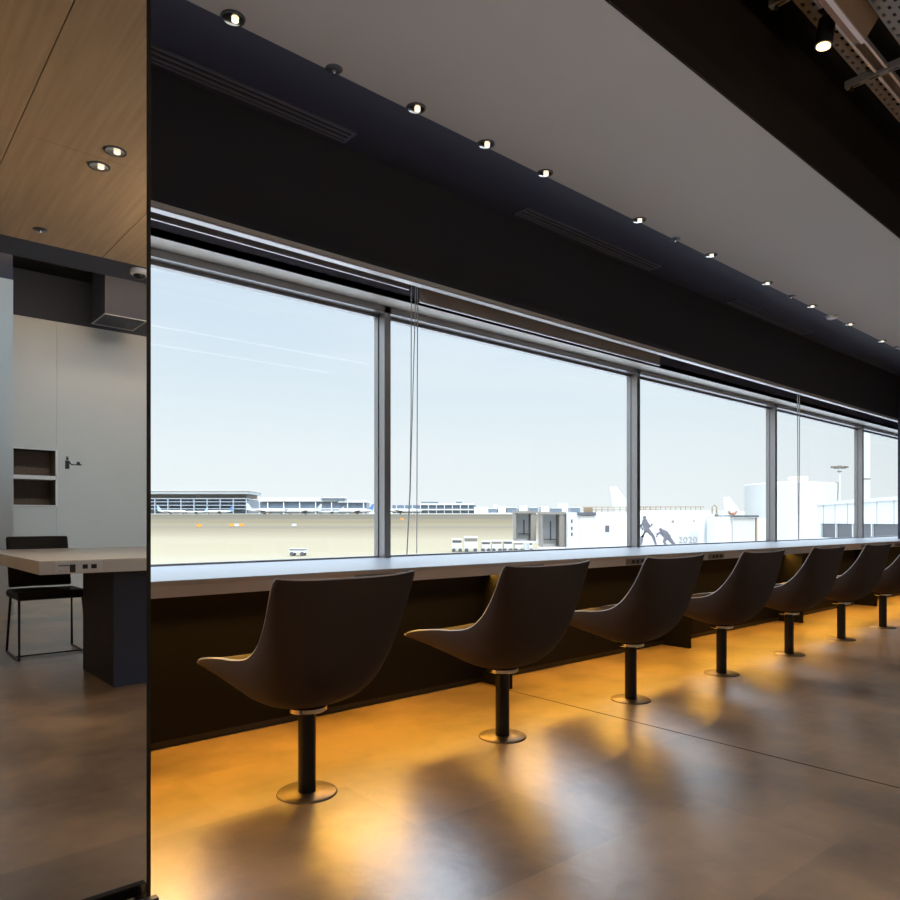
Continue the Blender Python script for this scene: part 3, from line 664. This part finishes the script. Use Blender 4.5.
# local frame of outside things: +x to the right of the view, +y away
QROT = math.atan2(FY, FX) - math.pi/2
def oloc(u, d, z=None):
    x, y = at(u, d); return (x, y, gz(d) if z is None else z)
def othing(name, label, cat, u, d, group=None, z=None, rot=0.0):
    t = thing(name, label, cat, oloc(u, d, z), group); t.rotation_euler = (0, 0, QROT+rot); return t
def W_(px, d): return px*d/F_PX
def obox(name, parent, m, u0, u1, v0, v1, d, uc, zb, depth, y0=0.0, bevel=0):
    # box in the parent's frame, sized so that at depth d it spans u0..u1, v0..v1
    x0, x1 = (u0-uc)*d/F_PX, (u1-uc)*d/F_PX
    z1, z0 = zat(v0, d)-zb, zat(v1, d)-zb
    return box(name, (x0, x1, y0, y0+depth, z0, z1), m, parent, bevel)

M_tgl = mat('terminal_glass', (0.13,0.16,0.20), 0.3, 0, 0.3, 0.06, stretch=(3,3,1))
M_troof = mat('terminal_roof', (0.34,0.35,0.34), 0.7, 0, 0.15, 0.05)
# main terminal
d = 1050; t = othing('terminal_building', 'long distant terminal with an overhanging grey roof, far left across the airfield', 'building', 205, d); zb = gz(d)
def part(name, m, u0, u1, v0, v1, depth=60, y0=0, uc=205): return obox(name, t, m, u0, u1, v0, v1, d, uc, zb, depth, y0)
part('glass_facade', M_tgl, 120, 247, 499, 515.5, 60, 6)
part('roof', M_troof, 120, 250, 491.5, 494.2, 70, -8); part('roof_fascia', M_outside, 120, 250.5, 490.8, 491.4, 72, -9); part('upper_storey', M_outgrey, 120, 246, 494.3, 497.6, 60, 2)
M_slab = mat('terminal_slab_haze_grey', (0.38,0.42,0.46), 0.6)  # blue-grey tint puts distance haze into the slab colour
for v in (498.2, 501.6, 505.0, 508.5): part('floor_slab', M_slab, 120, 249, v, v+0.6, 12, -5)
for u in range(156, 248, 13): part('facade_column', M_slab, u, u+0.6, 499, 514, 4, -6)
d = 1040; t = othing('concourse_building', 'low white distant concourse behind the parked aircraft, middle of the first window', 'building', 310, d); zb = gz(d)
part('glass_facade', M_tgl, 259, 366, 502, 515.5, 40, 6, 310); part('roof', M_outside, 258, 337, 497.5, 501.5, 50, 0, 310)
part('roof', M_outside, 338, 367, 500.5, 502.5, 50, 0, 310); part('rooftop_block', M_tgl, 322, 345, 498.4, 500.2, 20, -2, 310); part('rooftop_block', M_outside, 321, 346, 497, 498.3, 20, -3, 310)
part('facade_band', M_white, 259, 366, 508.5, 509.3, 8, 0, 310)
for u in range(267, 370, 16): part('facade_column', M_white, u, u+0.7, 502, 514, 4, 1, 310)
d = 1080; t = othing('hangar_building', 'distant grey and white building right of the blind cords across the field', 'building', 455, d); zb = gz(d)
part('glass_facade', M_tgl, 392, 476, 505, 515, 40, 6, 455); part('roof', M_outside, 420, 474, 503.3, 505, 46, 2, 455)
part('rooftop_block', M_tgl, 421, 438, 501.8, 503.3, 20, 2, 455); part('white_wing', M_outside, 474, 488, 507, 514.5, 20, -6, 455); part('facade_band', M_outside, 392, 476, 509, 510.2, 8, 0, 455)
for u in range(396, 474, 8): part('facade_column', M_outside, u, u+0.8, 505, 514, 4, 1, 455)
# skyline of small far buildings
sky = [(486,497,509,514,1),(498,506,507,513,0),(507,517,508,513,1),(519,527,506,512,0),(530,538,508,513,1),(541,549,507,512,0),(552,562,508.5,513,1),(560,568,503.5,513,0),(571,580,508,513,1),(456,462,501.5,504,1),(494,498,505,513.5,0)]
for i, (a, b_, v0, v1, k) in enumerate(sky):
    d = 1250 + 130*(i in (7, 9, 10)) ; v1 = 513 if i == 9 else v1; t = othing('skyline_building', 'tiny pale building on the hazy horizon above the field and bridge hoods', 'building', (a+b_)/2, d, 'tiny buildings on the horizon'); zb = gz(d)
    obox('walls', t, M_outside if k == 0 else M_tgl, a, b_, v0, v1+1, d, (a+b_)/2, zb, 30); obox('roof', t, M_outside, a-0.3, b_+0.3, v0-0.5, v0, d, (a+b_)/2, zb, 32, -1)

# aircraft
def aircraft(u, d, length, nose, label, tailc, group='aircraft parked across the field', zoff=0.0):
    L_ = length; s = L_/40.0
    t = othing('airliner', label, 'aircraft', u, d, group)
    t.location.z += zoff
    bm = bmesh.new(); prof = [(-0.5,0.02,4.6),(-0.46,0.5,4.5),(-0.36,1.4,3.9),(-0.25,1.9,3.6),(0.0,2.0,3.5),(0.36,2.0,3.5),(0.44,1.6,3.4),(0.48,0.9,3.2),(0.5,0.05,3.0)]
    rings = []
    for x, r, z in prof:
        rings.append([bm.verts.new((nose*x*L_, r*s*math.cos(a), z*s+r*s*math.sin(a))) for a in [2*math.pi*i/16 for i in range(16)]])
    for a, b_ in zip(rings, rings[1:]):
        for i in range(16): bm.faces.new((a[i], a[(i+1)%16], b_[(i+1)%16], b_[i]))
    obj('fuselage', bm, M_outside, t, smooth=True)
    bm = bmesh.new(); n_ = nose*L_
    prism(bm, [(-0.34*n_,-0.2*s,5.2*s),(-0.455*n_,-0.2*s,11.4*s),(-0.50*n_,-0.2*s,11.4*s),(-0.475*n_,-0.2*s,5.0*s)], (0,0.4*s,0)); obj('tail_fin', bm, tailc, t)
    for sg in (-1, 1):
        bm = bmesh.new(); prism(bm, [(0.08*n_,1.6*sg*s,2.7*s),(-0.12*n_,16*sg*s,4.0*s),(-0.17*n_,16*sg*s,4.0*s),(-0.10*n_,1.6*sg*s,2.7*s)], (0,0,0.4*s)); obj('wing', bm, M_outside, t)
        bm = bmesh.new(); cyl(bm, (0.06*n_, 6*sg*s, 1.9*s), 1.0*s, 3.6*s, 16, axis='X'); obj('engine', bm, M_outgrey, t, smooth=True)
    bm = bmesh.new()
    for x, y in ((0.38,0),(-0.04,2.6),(-0.04,-2.6)): cyl(bm, (x*n_, y*s, 0.55*s), 0.55*s, 0.6*s, 12, axis='Y'); bx(bm, x*n_-0.2*s, x*n_+0.2*s, y*s-0.2*s, y*s+0.2*s, 0.6*s, 2.2*s)
    obj('landing_gear', bm, M_outdark, t)
    return t
M_blue = mat('tail_blue', (0.10,0.20,0.42), 0.5); M_pblue = mat('tail_pale_blue', (0.35,0.48,0.62), 0.5)
PL = [(172,30,1,M_pblue,'leftmost distant airliner, close to the mirror edge'), (196,24,-1,M_pblue,'white airliner with a pale blue tail, second from the left'),
      (219,28,-1,M_blue,'airliner with a blue tail before the terminal end'), (266,40,1,M_outside,'all-white airliner, tail left, in the middle of the first window'),
      (304,36,-1,M_outside,'white airliner with its tail to the right, middle of the first window'), (331,26,-1,M_outside,'small white airliner left of the last blue-tailed one'),
      (356,36,-1,M_blue,'blue-tailed airliner just left of the first mullion'), (402,40,1,M_outside,'white airliner just right of the first mullion, behind the cords')]
for i, (u, w, nose, tc_, lab) in enumerate(PL):
    d = 930+6*(i % 3)
    aircraft(u, d, w*d/F_PX*1.0, nose, lab, tc_)
# two airliners parked behind the bridges, only the tails show
t = aircraft(693, 200, 48, 1, 'white airliner behind the jet bridges, tall tail left of the second mullion', M_outside, 'aircraft behind the jet bridges', 0)
t = aircraft(806, 150, 36, 1, 'white airliner behind the bridge with its tail beside the tank', M_outside, 'aircraft behind the jet bridges', 0)
t.location.z -= 0.4
bm = bmesh.new()
tube(bm, [(-0.44*36+0.9*math.cos(a)*0.9, -0.32, 7.3+0.75*math.sin(a)) for a in [math.pi*(1.05+0.9*i/8) for i in range(9)]], 0.16, 6)
bx(bm, -0.44*36-0.5, -0.44*36+0.5, -0.4, -0.2, 6.55, 6.85)
obj('tail_emblem', bm, mat('emblem_brown_red', (0.35,0.12,0.06), 0.6), t)

# jet bridge with two docking hoods
def hood(u, d, w, h, v1, lab):
    t = othing('bridge_hood', lab, 'jet bridge', u, d, 'jet bridge docking hoods'); zb = t.location.z
    x0, x1 = -w/2, w/2; z1 = zat(v1, d)-zb; z0 = z1-h
    bm = bmesh.new(); bx(bm, x0, x0+0.12, 0, 1.9, z0, z1); bx(bm, x1-0.45, x1, 0, 1.9, z0, z1); bx(bm, x0-0.08, x1+0.06, -0.1, 1.9, z1-0.16, z1+0.05); obj('hood_bellows', bm, M_outgrey, t)
    bm = bmesh.new(); bx(bm, x0, x1, 1.9, 2.0, z0, z1-0.1); obj('end_wall', bm, M_outside, t)
    bm = bmesh.new(); bx(bm, x0-0.05, x1+0.3, -0.3, 2.0, z0-0.18, z0); obj('hood_floor', bm, M_outside, t)
    bm = bmesh.new(); bx(bm, 0.0, 0.12, 1.86, 1.9, z0+0.5, z1-0.7); bx(bm, -0.5, 0.5, 1.6, 1.7, z0+0.55, z0+0.62); obj('hood_door_strip', bm, M_outdark, t)
    bm = bmesh.new(); cyl(bm, (0.3, 1.5, (z0-0.2)/2), 0.22, z0-0.2, 16) if z0 > 0.3 else bx(bm, 0.1,0.5,1.3,1.7,0,z0)
    obj('hood_column', bm, M_outside, t)
hood(525.5, 61, 1.85, 2.55, 511.6, 'tan framed open docking hood, the left one of two, beyond the counter')
hood(553, 58, 1.95, 2.85, 512.5, 'tan framed open docking hood, the right one of two, next to the white bridge')
d = 57; t = othing('jet_bridge', 'white jet bridge corridor left of the second mullion with a small dark window', 'jet bridge', 600, d); zb = t.location.z
obox('corridor', t, M_outside, 568, 660, 512.5, 552, d, 600, zb, 3.0); obox('cab_panel', t, mat('cream_panel', (0.42,0.39,0.34), 0.6), 579, 594, 516, 549, d, 600, zb, 0.1, -0.12)
obox('cab_roof', t, M_outdark, 577, 595.5, 512.3, 515.4, d, 600, zb, 0.6, -0.3); obox('door_window', t, M_outdark, 605.2, 609.2, 525.5, 532, d, 600, zb, 0.05, -0.06)
for v in (519.5, 526.5, 532.5): obox('marker', t, M_outdark, 570.8, 572.6, v, v+3.6, d, 600, zb, 0.05, -0.06)
bm = bmesh.new(); k = d/F_PX
for u in range(584, 660, 6): bx(bm, (u-600)*k, (u-600)*k+0.05, 0.1, 0.15, zat(512.5,d)-zb, zat(506.8,d)-zb)
for v in (506.8, 509.5): bx(bm, (583-600)*k, (660-600)*k, 0.1, 0.15, zat(v,d)-zb-0.05, zat(v,d)-zb)
bx(bm, (586-600)*k, (594-600)*k, 0.5, 0.9, zat(512.5,d)-zb, zat(506.2,d)-zb-0.1)
obj('roof_railing', bm, M_tan, t)
bm = bmesh.new(); 
for u in (575, 625): bx(bm, (u-600)*k-0.2, (u-600)*k+0.2, 1, 1.4, 0, zat(552,d)-zb)
obj('bridge_legs', bm, M_outside, t)

# second bridge with the sports mural and 2020
d = 50; t = othing('mural_jet_bridge', 'white bridge wall with grey runner figures and the number 2020, right of the second mullion', 'jet bridge', 680, d); zb = t.location.z; k = d/F_PX
obox('corridor', t, M_outside, 639, 722, 510.5, 548, d, 680, zb, 3.0)
M_mur = mat('mural_grey', (0.10,0.09,0.10), 0.7, 0, 0.3, 3); M_mur2 = mat('mural_pale_grey', (0.40,0.41,0.41), 0.7, 0, 0.05, 1)
def P(u, v): return ((u-680)*k, -0.03, zat(v, d)-zb)
bm = bmesh.new()
def limb(pts, r): tube(bm, [P(*p) for p in pts], [q*k*1.35 for q in r] if isinstance(r, (list,tuple)) else r*k*1.3, 8)
cyl(bm, P(644.5,517.5), 1.7*k, 0.05, 16, axis='Y'); limb([(644.5,519.5),(645,524),(647,530)], [1.6,2.2,1.8]); limb([(643.5,521),(640.5,526),(643,530)], 0.7); limb([(646,521),(650,527),(652,524)], 0.8)
limb([(646,530),(642,537),(641,545)], [1.4,1.1,0.7]); limb([(647.5,530),(653,536),(656,545)], [1.5,1.1,0.7])
cyl(bm, P(660.5,529.5), 1.6*k, 0.05, 16, axis='Y'); limb([(661,531),(665,534),(669,538)], [1.8,2.6,1.9]); limb([(662,532),(657,534),(656.5,537)], 0.8); limb([(668,537),(672,542),(675,545)], [1.7,1.3,0.8]); limb([(666,537),(664,542),(667,546)], [1.5,1.0,0.7])
bmesh.ops.scale(bm, vec=(1,0.25,1), verts=bm.verts); bmesh.ops.translate(bm, vec=(0,-0.03,0), verts=bm.verts)
obj('mural_figures', bm, M_mur, t, smooth=True)
obox('mural_panel', t, M_mur2, 690, 698, 530.5, 543.5, d, 680, zb, 0.02, -0.03)
fc = bpy.data.curves.new('n', 'FONT'); fc.body = '2020'; fc.size = 9.2*k; fc.extrude = 0.01; fc.space_character = 1.05
fo = bpy.data.objects.new('n', fc); COL.objects.link(fo)
dg = bpy.context.evaluated_depsgraph_get(); me = bpy.data.meshes.new_from_object(fo.evaluated_get(dg)); bpy.data.objects.remove(fo)
no = bpy.data.objects.new('mural_number', me); COL.objects.link(no); me.materials.clear(); me.materials.append(mat('number_grey', (0.24,0.23,0.22), 0.7)); no.parent = t
no.location = Vector(P(678, 543)) + Vector((0,-0.035,0)); no.rotation_euler = (math.pi/2, 0, 0)
bm = bmesh.new()
for u in range(641, 706, 5): bx(bm, (u-680)*k, (u-680)*k+0.04, 0.1, 0.14, zat(510.5,d)-zb, zat(506.5,d)-zb)
bx(bm, (640-680)*k, (705-680)*k, 0.1, 0.14, zat(506.5,d)-zb-0.05, zat(506.5,d)-zb)
tube(bm, [P(712,513),P(712,507),P(714,505),P(716.5,507),P(716.5,513)], 0.04, 6)
obj('roof_railing', bm, M_tan, t)
obox('vent_mark', t, M_tan, 671.5, 674, 520.3, 522.6, d, 680, zb, 0.04, -0.05); obox('vent_mark', t, M_tan, 693.3, 694.8, 520.3, 521.8, d, 680, zb, 0.04, -0.05)
obox('side_pipe', t, mat('cream_pipe', (0.6,0.55,0.46), 0.6), 709, 712, 515, 517.5, d, 680, zb, 0.04, -0.05); obox('side_box', t, M_tan, 715, 718, 514, 519, d, 680, zb, 0.05, -0.06)
for u in (722.5, 730): obox('joint_strip', t, M_tan, u-0.4 if u < 725 else u-8, u if u < 725 else u-7.6, 518, 545, d, 680, zb, 0.03, -0.04)
d = 47; t = othing('bridge_rotunda', 'cream bridge end block with a dark flat roof in front of the white tank', 'jet bridge', 742, d); zb = t.location.z
obox('block', t, mat('cream_panel', (0,0,0)), 733, 754.5, 518, 549, d, 742, zb, 2.5); obox('flat_roof', t, M_outdark, 731.5, 757.5, 515.3, 517.2, d, 742, zb, 2.9, -0.2)
obox('white_wall', t, M_outside, 721.5, 733, 516.5, 549, d, 742, zb, 2.5, 0.2); obox('corner_post', t, M_tan, 756, 757.4, 517.5, 547, d, 742, zb, 0.15, 0.0); obox('white_wall', t, M_outside, 757.5, 776, 518.2, 549, d, 742, zb, 1.5, 1.2)

# tank
d = 75; r = 44.5*d/F_PX; t = othing('storage_tank', 'big white cylindrical tank rising behind the bridges', 'tank', 789.5, d+r); zb = t.location.z; dd = d+r
zt = zat(483.5, d+r*0.3)-zb
bm = bmesh.new(); lathe(bm, [(0.0,0.0),(r,0.0),(r,zt),(r-0.12,zt+0.08),(r*0.5,zt+0.3),(0.0,zt+0.4)], seg=72); obj('tank_body', bm, mat('weathered_white_paint', (0.42,0.41,0.38), 0.6, 0, 0.10, 0.5, stretch=(1,1,0.3)), t, smooth=True)
bm = bmesh.new(); bx(bm, -0.9, 0.9, -2.4, -1.4, zt+0.1, zt+0.85); obj('roof_hatch', bm, mat('cream_hatch', (0.62,0.55,0.42), 0.7), t)
bm = bmesh.new()
for q in (-0.25, 0.25): tube(bm, [(r*0.98, -1.0+q, zt-4.5), (r*1.0+0.12, -1.0+q, zt+0.3)], 0.05, 6)
for i in range(14): tube(bm, [(r*0.99+0.1, -1.25, zt-4.3+0.34*i), (r*0.99+0.1, -0.75, zt-4.3+0.34*i)], 0.035, 6)
obj('ladder', bm, M_tan, t)

# right-hand glazed bridge, running along towards the end of the windows
t = thing('glazed_walkway', 'white elevated walkway with a band of dark windows at the far right', 'walkway', oloc(817, 46)); t.rotation_euler = (0,0,0)
a0 = Vector(at(817, 46)); a1 = Vector(at(935, 31)); dv = (a1-a0); Ln = dv.length; t.rotation_euler = (0,0,math.atan2(dv.y, dv.x)); zb = t.location.z
def wz(v, d): return zat(v, d)-zb
zr = wz(505.5,46); z1 = wz(523.5,46); z2 = wz(537,46); 
box('upper_wall', (0, Ln, 0, 2.6, z1, zr), M_outside, t); box('lower_wall', (0, Ln, 0, 2.6, z2-1.2, z2), M_outside, t); box('roof_edge', (-0.1, Ln, -0.12, 2.7, zr, zr+0.18), M_outside, t)
box('window_band', (0.6, Ln, 0.12, 2.4, z2, z1), M_outdark, t); box('end_post', (0, 0.6, 0, 2.6, z2, z1), M_outside, t)
bm = bmesh.new(); 
for i in range(4): bx(bm, 0.6+i*2.6, 0.72+i*2.6, 0.02, 0.12, z2, z1)
obj('window_posts', bm, M_outside, t)
bm = bmesh.new()
for i in range(7): bx(bm, 1.2+i*2.0, 1.24+i*2.0, -0.012, -0.001, z1, zr)
obj('panel_joints', bm, M_outgrey, t)
bm = bmesh.new(); bx(bm, -0.7, -0.6, 0.4, 0.5, z2-1, zr-0.2); bx(bm, -0.7, 0.0, 0.4, 0.5, zr-0.9, zr-0.8); bx(bm, -0.7, 0, 0.4, 0.5, z1-0.1, z1); obj('end_frame', bm, M_outgrey, t)
bm = bmesh.new()
for i in range(3): bx(bm, 0.8+i*5, 1.3+i*5, 1.0, 1.5, 0, z2-1.2)
obj('walkway_legs', bm, M_outside, t)

# masts
d = 120; t = othing('floodlight_mast', 'slim pale floodlight mast with a ring of lamps behind the walkway', 'light mast', 839.5, d); zb = t.location.z; k = d/F_PX
bm = bmesh.new(); cyl(bm, (0,0,(zat(468,d)-zb)/2), 0.20, zat(468,d)-zb, 16, r2=0.13); obj('mast_pole', bm, mat('pale_mast', (0.55,0.58,0.62), 0.5), t, smooth=True)
bm = bmesh.new(); zh = zat(468,d)-zb
bx(bm, -6*k, 6*k, -0.1, 0.1, zh-0.1, zh+0.05); cyl(bm, (0,0,zh+0.2), 0.35, 0.4, 16)
for x in (-6,-3.5,3.5,6): bx(bm, x*k-0.35, x*k+0.35, -0.3, 0.3, zh, zh+0.3)
bx(bm, -0.25,0.25,-0.25,0.25, zat(471.5,d)-zb-0.1, zat(471.5,d)-zb+0.1)
obj('lamp_ring', bm, M_outgrey, t)
d = 60; t = othing('flag_pole', 'thick white pole rising behind the walkway in the last window', 'pole', 867, d); zb = t.location.z
bm = bmesh.new(); cyl(bm, (0,0,7.0), 0.22, 14.0, 20); obj('pole_shaft', bm, M_outside, t, smooth=True)
bm = bmesh.new(); cyl(bm, (0,0,zat(479,d)-zb), 0.25, 0.12, 20); obj('pole_collar', bm, M_outgrey, t, smooth=True)

# ground vehicles and carts close to the building
def cart(u, v, d, w, h, kind, label, group='service carts below the windows'):
    z = zat(v, d)
    t = othing('service_cart', label, 'vehicle', u, d, group)
    b = t.location.z
    bm = bmesh.new(); bx(bm, -w/2, w/2, 0, 1.6, 0.45, 0.45+h*0.62); obj('cart_body', bm, M_outside, t, bevel=0.05)
    bm = bmesh.new(); bx(bm, -w/2+0.1, w/2-0.1, -0.01, 1.5, 0.45+h*0.62, 0.45+h*0.86); obj('cart_windows', bm, M_outdark if kind else M_outgrey, t)
    bm = bmesh.new(); bx(bm, -w/2, w/2, -0.03, 1.6, 0.45+h*0.86, 0.45+h); obj('cart_roof', bm, M_outside, t)
    bm = bmesh.new()
    for x in (-w*0.32, w*0.32):
        for y in (0.0, 1.5): cyl(bm, (x, y, 0.32), 0.32, 0.2, 14, axis='Y')
    obj('cart_wheels', bm, M_outdark, t)
carts = [(457,3.4,1.9,1,'leftmost grey service cart right of the blind cords'),(471,4.6,2.3,0,'large white covered cart near the left of the cart row'),(486,3.0,1.5,1,'small white cart third from the left in the row'),
         (497,3.4,1.6,0,'low white cart in the middle of the row'),(508,3.0,1.6,1,'white cart with dark openings right of the middle'),(519,3.0,1.4,0,'low pale cart before the left bridge hood'),(529,2.4,1.3,1,'last small cart, in front of the left bridge hood')]
for u, w, h, kd, lab in carts: cart(u, 552, 118, w*0.50, h*0.95, kd, lab)
cart(297, 557, 108, 2.5, 0.7, 1, 'lone small white vehicle low in the first window', 'lone vehicle below the first window')
def marker(u, v, c, label):
    d = 5110/(v-508.8); t = othing('runway_marker', label, 'runway marker', u, d, 'markers on the airfield')
    bm = bmesh.new(); bx(bm, -0.9, 0.9, 0, 0.25, 0.5, 1.5); obj('marker_board', bm, c, t)
    bm = bmesh.new(); bx(bm, -0.7, -0.55, 0.05, 0.2, 0, 0.5); bx(bm, 0.55, 0.7, 0.05, 0.2, 0, 0.5); obj('marker_legs', bm, M_outgrey, t)
M_or = mat('runway_orange', (0.85,0.30,0.03), 0.6)
for u, v, c, l in ((231.5,527.5,M_or,'orange board on the airfield, left of the bright pair'),(236.5,527.5,M_outside,'white board between two orange ones on the airfield'),(241.5,527.5,M_or,'orange board on the airfield, right of the white one'),
                   (199,528.2,M_or,'small orange board farthest left on the airfield'),(294,527.5,M_outside,'lone white board in the middle of the field'),(402,520.5,M_or,'faint orange board just right of the first mullion')):
    marker(u, v, c, l)
